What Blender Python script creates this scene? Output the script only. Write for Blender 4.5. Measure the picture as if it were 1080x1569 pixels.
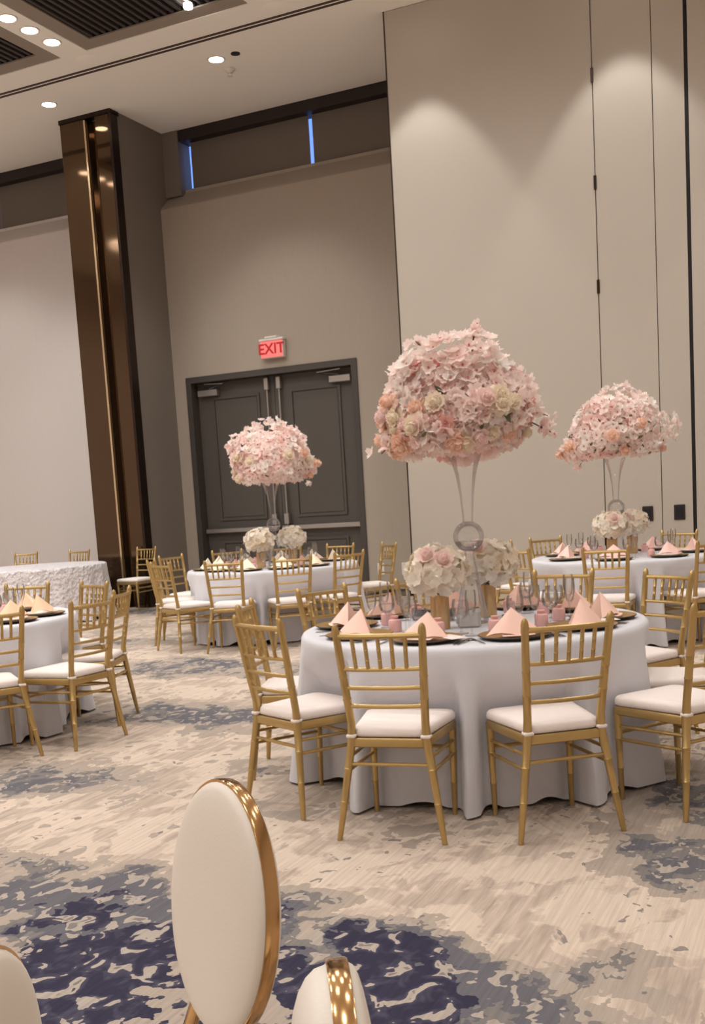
import bpy, math, random
from math import sin, cos, pi, radians, sqrt, hypot, atan2
from mathutils import Vector, Matrix

for o in list(bpy.data.objects):
    bpy.data.objects.remove(o)
S = bpy.context.scene
COL = S.collection
RND = random.Random(7)

# ------------------------------------------------------------------ camera
F, YAW, PITCH, ROLL, HCAM, CY = 1625.78, radians(-25.16), radians(6.892), radians(3.444), 1.432, 962.0
cam_d = bpy.data.cameras.new('camera')
cam = bpy.data.objects.new('camera', cam_d)
COL.objects.link(cam)
_f = Vector((sin(YAW) * cos(PITCH), cos(YAW) * cos(PITCH), -sin(PITCH)))
_r = Vector((cos(YAW), -sin(YAW), 0))
_d = _f.cross(_r)
_r2 = cos(ROLL) * _r + sin(ROLL) * _d
_d2 = -sin(ROLL) * _r + cos(ROLL) * _d
mw = Matrix.Identity(4)
for i in range(3):
    mw[i][0], mw[i][1], mw[i][2] = _r2[i], -_d2[i], -_f[i]
mw[2][3] = HCAM
cam.matrix_world = mw
cam_d.sensor_fit = 'AUTO'
cam_d.sensor_width = 36
cam_d.lens = F * 36 / 1569
cam_d.shift_y = (CY - 784.5) / 1569
cam_d.clip_start = .05
S.camera = cam

# ------------------------------------------------------------------ world, exposure, lamps
W = bpy.data.worlds.new('world')
S.world = W
W.use_nodes = True
W.node_tree.nodes['Background'].inputs[0].default_value = (.30, .27, .25, 1)
W.node_tree.nodes['Background'].inputs[1].default_value = .1
S.view_settings.view_transform = 'Standard'
S.view_settings.look = 'None'
S.view_settings.gamma = 1
S.view_settings.use_curve_mapping = False
S.view_settings.exposure = 0.0
S.cycles.use_denoising = True
S.cycles.max_bounces = 8
S.cycles.diffuse_bounces = 5
S.cycles.transparent_max_bounces = 24
S.cycles.caustics_reflective = False
S.cycles.caustics_refractive = False
S.cycles.sample_clamp_indirect = 4

ZC = 7.15          # ceiling height
WARM = (.985, .975, .935)


def spot(x, y, energy, half=40, blend=.35, z=ZC - .03, radius=.09, color=WARM):
    L = bpy.data.lights.new('downlight_lamp', 'SPOT')
    L.energy = energy
    L.spot_size = radians(2 * half)
    L.spot_blend = blend
    L.shadow_soft_size = radius
    L.color = color
    o = bpy.data.objects.new('downlight_lamp', L)
    o.location = (x, y, z)
    COL.objects.link(o)
    return o


E_ROOM, E_WALL, E_EDGE = 162, 152, 160
HALL = [(x, y) for x in (-14.0, -11.2, -8.72, -5.6, -3.2, -.8, 1.8) for y in (-4.2, -1.4, 1.4, 4.2, 7.0, 9.6)]
for x, y in HALL:
    spot(x, y, E_ROOM * (1.75 if x < -4 and y > 4 else .9), half=80, blend=.8, radius=.16)
for x in (-4.5, -2.18, .14, 2.46):                     # wall washers along the movable wall
    spot(x, 11.79, E_WALL, half=33, blend=.30, radius=.05)
for x in (-12.81, -10.07, -7.33):                      # row in front of the rear wall
    spot(x, 12.52, E_EDGE, half=46, blend=.5, radius=.08)


# ------------------------------------------------------------------ materials
def lin(r, g, b):
    def c(u):
        u /= 255
        return u / 12.92 if u <= .04045 else ((u + .055) / 1.055) ** 2.4
    return (c(r), c(g), c(b), 1)


def mat(name, col, rough=.5, metal=0, spec=.5, bump=None, emit=None, sheen=0, noise=None, trans=0):
    m = bpy.data.materials.new(name)
    m.use_nodes = True
    nt = m.node_tree
    b = nt.nodes['Principled BSDF']
    b.inputs['Base Color'].default_value = col
    b.inputs['Roughness'].default_value = rough
    b.inputs['Metallic'].default_value = metal
    b.inputs['Specular IOR Level'].default_value = spec
    if sheen:
        b.inputs['Sheen Weight'].default_value = sheen
    if emit:
        b.inputs['Emission Color'].default_value = emit[0]
        b.inputs['Emission Strength'].default_value = emit[1]
    if bump or noise:
        tc = nt.nodes.new('ShaderNodeTexCoord')
    if noise:                                          # (scale, amount, stretch xyz) gentle colour grain
        mp = nt.nodes.new('ShaderNodeMapping')
        mp.inputs['Scale'].default_value = noise[2] if len(noise) > 2 else (1, 1, 1)
        nt.links.new(tc.outputs['Object'], mp.inputs[0])
        nz = nt.nodes.new('ShaderNodeTexNoise')
        nz.inputs['Scale'].default_value = noise[0]
        nz.inputs['Detail'].default_value = 4
        nt.links.new(mp.outputs[0], nz.inputs['Vector'])
        mx = nt.nodes.new('ShaderNodeMix')
        mx.data_type = 'RGBA'
        a = noise[1]
        mx.inputs[6].default_value = tuple(max(0, c * (1 - a)) for c in col[:3]) + (1,)
        mx.inputs[7].default_value = tuple(min(1, c * (1 + a)) for c in col[:3]) + (1,)
        nt.links.new(nz.outputs[0], mx.inputs[0])
        nt.links.new(mx.outputs[2], b.inputs['Base Color'])
    if bump:                                           # (scale, strength)
        nb = nt.nodes.new('ShaderNodeTexNoise')
        nb.inputs['Scale'].default_value = bump[0]
        nb.inputs['Detail'].default_value = 5
        nt.links.new(tc.outputs['Object'], nb.inputs['Vector'])
        bp = nt.nodes.new('ShaderNodeBump')
        bp.inputs['Strength'].default_value = bump[1]
        bp.inputs['Distance'].default_value = .01
        nt.links.new(nb.outputs[0], bp.inputs['Height'])
        nt.links.new(bp.outputs[0], b.inputs['Normal'])
    if trans:                                          # thin petals and cloth let a little light through
        tr = nt.nodes.new('ShaderNodeBsdfTranslucent')
        tr.inputs[0].default_value = col
        mxs = nt.nodes.new('ShaderNodeMixShader')
        mxs.inputs[0].default_value = trans
        out = nt.nodes['Material Output']
        nt.links.new(b.outputs[0], mxs.inputs[1])
        nt.links.new(tr.outputs[0], mxs.inputs[2])
        nt.links.new(mxs.outputs[0], out.inputs[0])
    return m


def glass(name, tint=(1, 1, 1, 1), edge=.55, refl=.12):
    """Thin clear glass: transparent wall, darker where one looks along it, glossy on top."""
    m = bpy.data.materials.new(name)
    m.use_nodes = True
    nt = m.node_tree
    nt.nodes.clear()
    out = nt.nodes.new('ShaderNodeOutputMaterial')
    lw = nt.nodes.new('ShaderNodeLayerWeight')
    lw.inputs[0].default_value = .35
    pw = nt.nodes.new('ShaderNodeMath')
    pw.operation = 'POWER'
    nt.links.new(lw.outputs['Facing'], pw.inputs[0])
    pw.inputs[1].default_value = 5.0
    mxc = nt.nodes.new('ShaderNodeMix')
    mxc.data_type = 'RGBA'
    mxc.inputs[6].default_value = tint
    mxc.inputs[7].default_value = tuple(c * (1 - edge) for c in tint[:3]) + (1,)
    nt.links.new(pw.outputs[0], mxc.inputs[0])
    tr = nt.nodes.new('ShaderNodeBsdfTransparent')
    nt.links.new(mxc.outputs[2], tr.inputs[0])
    gl = nt.nodes.new('ShaderNodeBsdfGlossy')
    gl.inputs['Roughness'].default_value = .03
    fr = nt.nodes.new('ShaderNodeFresnel')
    fr.inputs[0].default_value = 1.45
    ml = nt.nodes.new('ShaderNodeMath')
    ml.operation = 'MULTIPLY_ADD'
    nt.links.new(fr.outputs[0], ml.inputs[0])
    ml.inputs[1].default_value = .6
    ml.inputs[2].default_value = refl * .2
    mx = nt.nodes.new('ShaderNodeMixShader')
    nt.links.new(ml.outputs[0], mx.inputs[0])
    nt.links.new(tr.outputs[0], mx.inputs[1])
    nt.links.new(gl.outputs[0], mx.inputs[2])
    nt.links.new(mx.outputs[0], out.inputs[0])
    return m


GOLD = mat('satin_gold_paint', lin(190, 160, 106), .33, .72, noise=(9, .10))
GOLD_MIRROR = mat('polished_rose_gold', lin(196, 156, 108), .16, 1.0)
IVORY = mat('ivory_cushion', lin(243, 231, 226), .8, bump=(60, .15))
LEATHER = mat('white_leatherette', lin(226, 216, 206), .48, bump=(180, .05))
CLOTH = mat('white_polyester_cloth', lin(216, 215, 222), .75, sheen=.2, bump=(90, .08))
NAP_PEACH = mat('peach_napkin', lin(250, 208, 194), .8, bump=(150, .1))
NAP_CREAM = mat('cream_napkin', lin(250, 236, 212), .8, bump=(150, .1))
NAP_ORANGE = mat('apricot_napkin', lin(248, 208, 176), .8, bump=(150, .1))
NAP_PINK = mat('pink_napkin', lin(249, 206, 196), .8, bump=(150, .1))
CHARGER_EDGE = mat('dark_charger_underside', lin(40, 30, 28), .35)
CHARGER_GOLD = mat('charger_gold_face', lin(176, 140, 88), .35, .5, noise=(40, .15))
CHINA = mat('white_china', lin(238, 228, 220), .2)
PAPER = mat('white_menu_paper', lin(236, 226, 220), .8)
SILVER = mat('polished_cutlery', lin(196, 192, 190), .2, 1)
FAVOUR = mat('pink_favour_paper', lin(246, 194, 190), .6, bump=(60, .2))
GOLD_VASE = mat('gold_mercury_glass', lin(205, 170, 122), .22, .55, bump=(40, .2))
GLASS = glass('clear_glass', (.99, .99, .99, 1), .26)
GLASS_THICK = glass('thick_clear_glass', (.97, .97, .98, 1), .42, .3)
WATER = mat('clear_water', lin(235, 230, 228), .05)
CANDLE = mat('grey_candle_band', lin(120, 116, 116), .4)
STONE = mat('frosted_glass_block', lin(190, 188, 186), .35)
PLASTIC = mat('white_plastic', lin(226, 220, 214), .4)
BLACK = mat('black_plastic', lin(30, 24, 24), .5)
DARK = mat('dark_void', lin(22, 20, 20), .8)
SLAT = mat('charcoal_slat', lin(62, 54, 52), .6)
VENTFRAME = mat('grey_vent_border', lin(150, 138, 126), .7)
CEIL = mat('warm_ceiling_paint', lin(250, 246, 238), .9, noise=(1.2, .02))
TRACK = mat('brown_track_metal', lin(72, 56, 48), .5)
DOORWALL = mat('taupe_fabric_wallcovering', lin(168, 156, 144), .85, noise=(14, .06, (6, 6, .25)), bump=(120, .08))
LEFTWALL_LIT = mat('fabric_wallcovering_painted_light', lin(208, 200, 197), .85, noise=(14, .04, (6, 6, .25)), bump=(120, .08))  # rear wall covering, lightened: stronger light there is painted into the colour
PANEL = mat('greige_partition_panel', lin(188, 178, 167), .8, noise=(2, .02))
PLAIN = mat('plain_greige_wall', lin(214, 206, 198), .85)
TAUPE = mat('taupe_paint', lin(126, 116, 107), .8, noise=(3, .04))
HEADER = mat('dark_brown_header', lin(38, 26, 24), .6)
SHADE = mat('brown_roller_shade', lin(116, 106, 97), .85, noise=(200, .08, (1, 1, .1)))
SKYGAP = mat('daylight_between_shades', lin(60, 100, 200), .4, emit=((.20, .38, 1.0, 1), 1.2))
DOORPAINT = mat('charcoal_door_paint', lin(80, 74, 69), .5)
FRAMEPAINT = mat('charcoal_frame_paint', lin(68, 62, 58), .5)
STEEL = mat('brushed_steel', lin(176, 170, 166), .35, .8)
BRONZE = mat('polished_bronze', lin(98, 78, 60), .07, .9, noise=(3, .08, (1, 1, .2)))
BRONZE_DARK = mat('dark_bronze_edge', lin(48, 34, 26), .3, .6)
BRASS_TRIM = mat('pale_brass_trim', lin(226, 200, 160), .22, .9)
LAMP = mat('downlight_lens', lin(255, 250, 240), .4, emit=((1, .96, .90, 1), 14))
LAMP.cycles.emission_sampling = 'NONE'
EXIT_FACE = mat('exit_red_face', lin(235, 110, 105), .4, emit=((1, .16, .15, 1), .75))
EXIT_LETTER = mat('exit_letter_red', lin(150, 30, 35), .5, emit=((.6, .02, .03, 1), .35))
PET_BLUSH = mat('blush_petal', lin(255, 240, 235), .7, trans=.4)
PET_PINK = mat('pink_petal', lin(252, 227, 222), .7, trans=.4)
PET_WHITE = mat('white_petal', lin(255, 249, 245), .7, trans=.4)
PET_ROSE = mat('deep_rose_petal', lin(240, 190, 182), .7, trans=.25)
PET_PEACH = mat('peach_rose_petal', lin(250, 214, 194), .7, trans=.25)
PET_CREAM = mat('cream_rose_petal', lin(250, 236, 216), .7, trans=.25)
PET_IVORY = mat('ivory_hydrangea_petal', lin(252, 244, 232), .7, trans=.25)
STAMEN = mat('rose_stamen', lin(205, 130, 124), .7)
LEAF = mat('muted_green_leaf', lin(92, 92, 66), .6)
TWIG = mat('brown_twig', lin(92, 62, 50), .7)
FOAM = mat('blush_flower_core', lin(238, 196, 186), .9)


def lace_material():
    m = mat('white_rosette_lace', lin(226, 220, 224), .75, sheen=.3)
    nt = m.node_tree
    b = nt.nodes['Principled BSDF']
    tc = nt.nodes.new('ShaderNodeTexCoord')
    v = nt.nodes.new('ShaderNodeTexVoronoi')
    v.inputs['Scale'].default_value = 16
    nz = nt.nodes.new('ShaderNodeTexNoise')
    nz.inputs['Scale'].default_value = 30
    nt.links.new(tc.outputs['Object'], v.inputs['Vector'])
    nt.links.new(tc.outputs['Object'], nz.inputs['Vector'])
    ad = nt.nodes.new('ShaderNodeMath')
    ad.operation = 'ADD'
    nt.links.new(v.outputs['Distance'], ad.inputs[0])
    nt.links.new(nz.outputs[0], ad.inputs[1])
    bp = nt.nodes.new('ShaderNodeBump')
    bp.inputs['Strength'].default_value = .9
    bp.inputs['Distance'].default_value = .03
    nt.links.new(ad.outputs[0], bp.inputs['Height'])
    nt.links.new(bp.outputs[0], b.inputs['Normal'])
    return m


LACE = lace_material()


def carpet_material():
    m = bpy.data.materials.new('abstract_carpet')
    m.use_nodes = True
    nt = m.node_tree
    N, Lk = nt.nodes, nt.links
    b = N['Principled BSDF']
    b.inputs['Roughness'].default_value = .95
    b.inputs['Specular IOR Level'].default_value = .15
    tc = N.new('ShaderNodeTexCoord')
    P = tc.outputs['Object']

    def math_(op, a, c=None, d=None, clamp=False):
        n = N.new('ShaderNodeMath')
        n.operation = op
        n.use_clamp = clamp
        for i, v in enumerate((a, c, d)):
            if v is None:
                continue
            if isinstance(v, (int, float)):
                n.inputs[i].default_value = v
            else:
                Lk.new(v, n.inputs[i])
        return n.outputs[0]

    def mapping(scale, loc=(0, 0, 0), rot=0):
        n = N.new('ShaderNodeMapping')
        n.inputs['Scale'].default_value = scale
        n.inputs['Location'].default_value = loc
        n.inputs['Rotation'].default_value = (0, 0, rot)
        Lk.new(P, n.inputs[0])
        return n.outputs[0]

    def noise(vec, scale, detail=3, rough=.5, dist=0):
        n = N.new('ShaderNodeTexNoise')
        n.inputs['Scale'].default_value = scale
        n.inputs['Detail'].default_value = detail
        n.inputs['Roughness'].default_value = rough
        n.inputs['Distortion'].default_value = dist
        Lk.new(vec, n.inputs['Vector'])
        return n.outputs[0]

    def step(v, lo, hi):
        n = N.new('ShaderNodeMapRange')
        n.inputs[1].default_value = lo
        n.inputs[2].default_value = hi
        Lk.new(v, n.inputs[0])
        return n.outputs[0]

    def mix(f, a, c, blend='MIX'):
        n = N.new('ShaderNodeMix')
        n.data_type = 'RGBA'
        n.blend_type = blend
        if isinstance(f, (int, float)):
            n.inputs[0].default_value = f
        else:
            Lk.new(f, n.inputs[0])
        for i, v in ((6, a), (7, c)):
            if isinstance(v, tuple):
                n.inputs[i].default_value = v
            else:
                Lk.new(v, n.inputs[i])
        return n.outputs[2]

    def warp(amount, scale):
        n = N.new('ShaderNodeTexNoise')
        n.inputs['Scale'].default_value = scale
        n.inputs['Detail'].default_value = 5
        n.inputs['Roughness'].default_value = .6
        Lk.new(P, n.inputs['Vector'])
        sub = N.new('ShaderNodeVectorMath')
        sub.operation = 'SUBTRACT'
        Lk.new(n.outputs['Color'], sub.inputs[0])
        sub.inputs[1].default_value = (.5, .5, .5)
        sc = N.new('ShaderNodeVectorMath')
        sc.operation = 'SCALE'
        Lk.new(sub.outputs[0], sc.inputs[0])
        sc.inputs['Scale'].default_value = amount
        ad = N.new('ShaderNodeVectorMath')
        ad.operation = 'ADD'
        Lk.new(P, ad.inputs[0])
        Lk.new(sc.outputs[0], ad.inputs[1])
        return ad.outputs[0]
    PW = warp(1.5, 2.0)

    def blobs(lst):
        tot = None
        for cx, cy, rx, ry, w in lst:
            n = N.new('ShaderNodeMapping')
            n.inputs['Scale'].default_value = (1 / rx, 1 / ry, 0)
            n.inputs['Location'].default_value = (-cx / rx, -cy / ry, 0)
            Lk.new(PW, n.inputs[0])
            ln = N.new('ShaderNodeVectorMath')
            ln.operation = 'LENGTH'
            Lk.new(n.outputs[0], ln.inputs[0])
            g = math_('SUBTRACT', 1.0, ln.outputs['Value'], clamp=True)
            g = math_('MULTIPLY', g, w)
            tot = g if tot is None else math_('ADD', tot, g)
        return tot

    flow = mapping((1.0, .62, 1), rot=.35)
    big = noise(flow, 1.25, 4, .55, .6)            # broad drifting patches
    mid = noise(flow, 3.6, 4, .55, .8)
    iso = noise(mapping((1, .8, 1), (3, 1, 0), .3), 7.5, 3, .5, .9)     # islands and holes
    iso2 = noise(mapping((1, .8, 1), (9, 4, 0), .3), 13, 2, .5, .6)
    streak = noise(mapping((1, .035, 1)), 70, 3, .6)
    streak2 = noise(mapping((1, .10, 1), (5, 2, 0)), 26, 3, .6)

    navy_b = blobs([(-2.33, 2.72, .75, .62, .62), (-2.05, 2.25, .6, .45, .7), (-1.38, 2.72, .62, .42, .72), (-1.15, 2.35, .8, .3, .6),
                    (-2.75, 1.6, .8, .5, .5), (-6.2, 7.6, 1.4, .5, .22), (2.2, 2.5, 1.5, 1, .6), (-7.5, 3.2, 1.5, .8, .5), (-4.2, 6.25, .9, .45, .18),
                    (-5.6, 8.35, 1.1, .35, .36), (-.1, 5.1, .25, .25, .4)])
    slate_b = blobs([(-2.6, 3.05, 1.05, .45, .42), (-1.9, 3.05, .5, .4, .2), (-.95, 2.85, .75, .38, .50), (-.5, 3.95, .55, .42, .50),
                     (-4.15, 6.15, 1.3, .55, .46), (-4.1, 4.4, .9, .5, .36), (-5.2, 7.95, 1.9, .5, .40), (-.55, 5.0, .9, .9, .40),
                     (-3.0, 5.0, .6, .25, .30), (-8, 6, 2, 1.2, .3), (-7.6, 9.3, 1.6, .6, .35), (-8.5, 12.6, 2.5, .7, .45), (-.3, 2.0, .9, .5, .4)])
    cream_b = blobs([(-1.2, 3.55, 1.5, .62, .26), (-2.9, 3.65, .9, .5, .22), (-3.6, 5.2, 1.3, .5, .2), (-4.9, 7.2, 1.8, .45, .2), (-6.2, 9.0, 1.8, .5, .24), (-.7, 3.3, .6, .3, .25)])

    f = math_('ADD', math_('MULTIPLY', big, .45), math_('MULTIPLY', mid, .50))
    f = math_('ADD', f, math_('MULTIPLY', iso, .42))
    f = math_('SUBTRACT', math_('MULTIPLY', f, 1.25), .29)
    f = math_('SUBTRACT', f, cream_b)
    navy_f = math_('ADD', math_('ADD', f, navy_b), -.08)
    slate_f = math_('ADD', math_('ADD', f, slate_b), math_('MULTIPLY', navy_b, .62))
    grey_f = math_('ADD', slate_f, .06)

    base = mix(step(streak2, .35, .65), lin(198, 180, 166), lin(172, 156, 144))
    base = mix(step(math_('ADD', mid, math_('MULTIPLY', iso, .5)), .70, .76), base, lin(208, 190, 175))
    c = mix(step(grey_f, .690, .697), base, lin(170, 156, 145))
    c = mix(step(slate_f, .800, .808), c, lin(126, 120, 118))
    c = mix(step(math_('ADD', slate_f, math_('MULTIPLY', iso2, .14)), .965, .975), c, lin(104, 101, 107))
    c = mix(step(navy_f, .86, .87), c, mix(step(iso2, .45, .6), lin(54, 51, 70), lin(80, 77, 93)))
    # islands of pale pile inside the dark patches and dark flecks on the pale ground
    hole = math_('MULTIPLY', step(iso2, .575, .582), step(slate_f, .80, .81))
    c = mix(hole, c, lin(172, 160, 150))
    fleck = math_('MULTIPLY', step(iso2, .665, .672), step(mid, .50, .53))
    c = mix(math_('MULTIPLY', fleck, .75), c, lin(112, 106, 106))
    # brushed streaks along the pile
    sv = math_('MULTIPLY_ADD', streak, .62, .66)
    rgb = N.new('ShaderNodeCombineXYZ')
    for i in range(3):
        Lk.new(sv, rgb.inputs[i])
    c = mix(1.0, c, rgb.outputs[0], 'MULTIPLY')
    Lk.new(c, b.inputs['Base Color'])
    bp = N.new('ShaderNodeBump')
    bp.inputs['Strength'].default_value = .35
    bp.inputs['Distance'].default_value = .006
    Lk.new(noise(P, 260, 2), bp.inputs['Height'])
    Lk.new(bp.outputs[0], b.inputs['Normal'])
    return m


CARPET = carpet_material()


# ------------------------------------------------------------------ mesh builder
class MB:
    def __init__(self):
        self.v, self.f, self.mi = [], [], []

    def add(self, vs, fs, mi=0):
        n = len(self.v)
        self.v += [tuple(p) for p in vs]
        self.f += [tuple(i + n for i in f) for f in fs]
        self.mi += [mi] * len(fs)
        return self

    def box(self, x0, x1, y0, y1, z0, z1, mi=0, bev=0):
        if bev:
            return self.rbox(x0, x1, y0, y1, z0, z1, bev, mi)
        vs = [(x, y, z) for z in (z0, z1) for y in (y0, y1) for x in (x0, x1)]
        return self.add(vs, [(0, 2, 3, 1), (4, 5, 7, 6), (0, 1, 5, 4), (2, 6, 7, 3), (0, 4, 6, 2), (1, 3, 7, 5)], mi)

    def rbox(self, x0, x1, y0, y1, z0, z1, b, mi=0):
        """box with chamfered edges"""
        o = [(x0 + b, y0), (x1 - b, y0), (x1, y0 + b), (x1, y1 - b), (x1 - b, y1), (x0 + b, y1), (x0, y1 - b), (x0, y0 + b)]
        cx, cy = (x0 + x1) / 2, (y0 + y1) / 2

        def ins(p):
            return (p[0] + (b if p[0] < cx else -b) * (1 if abs(p[0] - cx) > (x1 - x0) / 2 - b * .5 else .4),
                    p[1] + (b if p[1] < cy else -b) * (1 if abs(p[1] - cy) > (y1 - y0) / 2 - b * .5 else .4))
        i_ = [ins(p) for p in o]
        rings = [[(x, y, z0) for x, y in i_], [(x, y, z0 + b) for x, y in o], [(x, y, z1 - b) for x, y in o], [(x, y, z1) for x, y in i_]]
        return self.loft(rings, True, mi)

    def loft(self, rings, caps=True, mi=0, closed=True):
        n = len(rings[0])
        vs = [p for r in rings for p in r]
        fs = []
        for k in range(len(rings) - 1):
            for i in range(n if closed else n - 1):
                j = (i + 1) % n
                fs.append((k * n + i, k * n + j, (k + 1) * n + j, (k + 1) * n + i))
        if caps:
            fs.append(tuple(reversed(range(n))))
            fs.append(tuple((len(rings) - 1) * n + i for i in range(n)))
        return self.add(vs, fs, mi)

    def lathe(self, prof, n=24, c=(0, 0), mi=0, caps=(False, False)):
        """prof: [(r, z)] around a vertical axis"""
        rings = [[(c[0] + r * cos(2 * pi * i / n), c[1] + r * sin(2 * pi * i / n), z) for i in range(n)] for r, z in prof]
        k = len(self.v)
        self.loft(rings, False, mi)
        if caps[0]:
            self.f.append(tuple(reversed(range(k, k + n))))
            self.mi.append(mi)
        if caps[1]:
            e = k + (len(prof) - 1) * n
            self.f.append(tuple(range(e, e + n)))
            self.mi.append(mi)
        return self

    def tube(self, pts, rad, n=8, caps=True, mi=0):
        pts = [Vector(p) for p in pts]
        if not isinstance(rad, (list, tuple)):
            rad = [rad] * len(pts)
        rings = []
        u = None
        for i, p in enumerate(pts):
            t = (pts[min(i + 1, len(pts) - 1)] - pts[max(i - 1, 0)]).normalized()
            if u is None:
                a = Vector((1, 0, 0)) if abs(t.x) < .8 else Vector((0, 1, 0))
                u = (a - t * a.dot(t)).normalized()
            else:
                u = (u - t * u.dot(t)).normalized()
            w = t.cross(u)
            rings.append([tuple(p + (u * cos(2 * pi * k / n) + w * sin(2 * pi * k / n)) * rad[i]) for k in range(n)])
        return self.loft(rings, caps, mi)

    def mesh(self, name, mats, smooth=True, angle=40):
        me = bpy.data.meshes.new(name)
        me.from_pydata(self.v, [], self.f)
        for m in (mats if isinstance(mats, (list, tuple)) else [mats]):
            me.materials.append(m)
        me.polygons.foreach_set('material_index', self.mi)
        me.polygons.foreach_set('use_smooth', [smooth] * len(self.f))
        me.update()
        if smooth and angle:
            me.set_sharp_from_angle(angle=radians(angle))
        return me


def link(name, me, parent=None, loc=(0, 0, 0), rot=(0, 0, 0), scale=None):
    o = bpy.data.objects.new(name, me)
    COL.objects.link(o)
    o.location = loc
    o.rotation_euler = rot
    if scale is not None:
        o.scale = scale if isinstance(scale, (tuple, list)) else (scale,) * 3
    if parent:
        o.parent = parent
    return o


def tag(o, label=None, cat=None, group=None, kind=None):
    for k, v in (('label', label), ('category', cat), ('group', group), ('kind', kind)):
        if v:
            o[k] = v
    return o


def thing(name, label, cat, loc=(0, 0, 0), rz=0, group=None):
    return tag(link(name, None, None, loc, (0, 0, rz)), label, cat, group)


def struct(name, mb, m, label, parent=None, smooth=False):
    o = link(name, mb.mesh(name, m, smooth), parent)
    if parent is None:
        tag(o, label, None, None, 'structure')
    elif label:
        o['label'] = label
    return o


# ------------------------------------------------------------------ room shell
X0, X1, Y0 = -16.5, 5.0, -6.5
YW, YP, YB = 14.2, 12.46, 14.5       # rear wall face, movable wall face, shade plane
DX0, DX1, DZ = -9.255, -6.35, 3.44   # double door opening
COLX0, COLX1, COLY = -10.38, -9.48, 13.1
XP = -4.96

struct('floor', MB().box(X0, X1, Y0, 15.2, -.1, 0), CARPET, 'beige, grey and navy abstract carpet under all tables')

VENTS = [(-8.53, -6.21, 8.5, 11.43), (-11.25, -8.93, 8.5, 11.43)]
mb = MB()
mb.box(X0, X1, Y0, 8.5, ZC, ZC + .1)
mb.box(X0, X1, 11.43, 15.2, ZC, ZC + .1)
for a, b_ in ((X0, -11.25), (-8.93, -8.53), (-6.21, X1)):
    mb.box(a, b_, 8.5, 11.43, ZC, ZC + .1)
struct('ceiling', mb, CEIL, 'flat warm beige ceiling with downlights and slatted vents')

# rear wall with the door opening; a sloped ledge runs back to the shades
def wall_strip(x0, x1, z0=0):
    m = MB()
    prof = [(YW, z0), (YW, 5.985), (YW + .03, 6.02), (YB, 6.255), (YB, 6.3), (15.2, 6.3), (15.2, z0)]
    m.loft([[(x, y, z) for y, z in prof] for x in (x0, x1)], True)
    return m
mb = wall_strip(COLX1, DX0)
b2 = wall_strip(DX1, X1)
mb.add(b2.v, b2.f)
b2 = wall_strip(DX0, DX1, DZ)
mb.add(b2.v, b2.f)
struct('wall_back', mb, DOORWALL, 'taupe fabric-covered rear wall around the charcoal double door')
struct('wall_back_left', wall_strip(X0, COLX0), LEFTWALL_LIT, 'rear wall beyond the bronze column, strong light painted into its colour')
struct('wall_upper', MB().box(X0, X1, YB + .25, 15.2, 6.3, ZC), TAUPE, 'dark upper wall behind the shades')
struct('trim_1', MB().box(-9.2, X1, YB - .1, YB + .25, 6.99, ZC), HEADER, 'dark brown header above the shades over the door')
struct('trim_2', MB().box(X0, COLX0, YB - .1, YB + .25, 6.99, ZC), HEADER, 'dark brown header above the shades beyond the column')
struct('trim_3', MB().box(COLX1, -9.2, 14.38, YB + .25, 6.2, ZC), TAUPE, 'taupe return beside the column at ceiling height')
struct('wall_left', MB().box(X0 - .2, X0, Y0, 15.2, 0, ZC), LEFTWALL_LIT, 'side wall of the ballroom, same light-painted tone as beyond the column')
struct('wall_right', MB().box(X1, X1 + .2, Y0, 15.2, 0, ZC), PLAIN, 'greige side wall of the ballroom')
struct('wall_front', MB().box(X0, X1, Y0 - .2, Y0, 0, ZC), PLAIN, 'greige wall opposite the double door')

# shades and the daylight gaps
def window(n, x0, x1, gap, label):
    w = struct('window_%d' % n, MB().box(x0, x1, YB + .20, YB + .22, 6.22, 7.0), SKYGAP, label)
    g = gap
    struct('roller_shade', MB().box(x0 + g, x1 - .012, YB + .06, YB + .075, 6.23, 7.0), SHADE, 'brown roller shade', w)
    struct('hem_bar', MB().box(x0 + g, x1 - .012, YB + .05, YB + .085, 6.235, 6.26), SHADE, None, w)
    return w
window(1, -9.2, -7.05, .115, 'high window above the door with brown shade and blue edge')
window(2, -7.05, -4.8, .05, 'high window with brown shade next to the movable wall')
window(3, -12.95, -10.3, .05, 'high window with brown shade beyond the bronze column')

# bronze column
cb = MB().box(COLX0 + .02, COLX1, COLY + .12, 15.2, 0, ZC)
column = struct('column', cb, TAUPE, 'taupe column faced with polished bronze panels')
struct('metal_panel', MB().box(COLX0, -9.945, COLY, COLY + .13, 0, ZC - .06, bev=.006), BRONZE, 'polished bronze facing panel', column)
struct('metal_panel', MB().box(-9.75, COLX1 - .03, COLY, COLY + .13, 0, ZC - .06, bev=.006), BRONZE, 'polished bronze facing panel', column)
struct('edge_trim', MB().box(COLX1 - .03, COLX1 + .01, COLY - .005, COLY + .16, 0, ZC - .04), BRONZE_DARK, 'dark bronze corner trim', column)
struct('brass_strip', MB().box(-9.945, -9.915, COLY - .012, COLY + .12, 0, ZC - .08), BRASS_TRIM, 'pale brass strip in the groove', column)
gv = MB()
gv.loft([[(-9.915, COLY + .02, z), (-9.86, COLY + .11, z), (-9.80, COLY + .11, z), (-9.75, COLY + .02, z), (-9.75, COLY + .118, z), (-9.915, COLY + .118, z)] for z in (0, ZC - .08)])
struct('groove_channel', gv, BRONZE, 'folded bronze groove', column)
struct('head_trim', MB().box(COLX0 - .01, COLX1 + .01, COLY - .01, COLY + .2, ZC - .06, ZC), BRONZE_DARK, 'dark bronze head trim', column)

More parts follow.
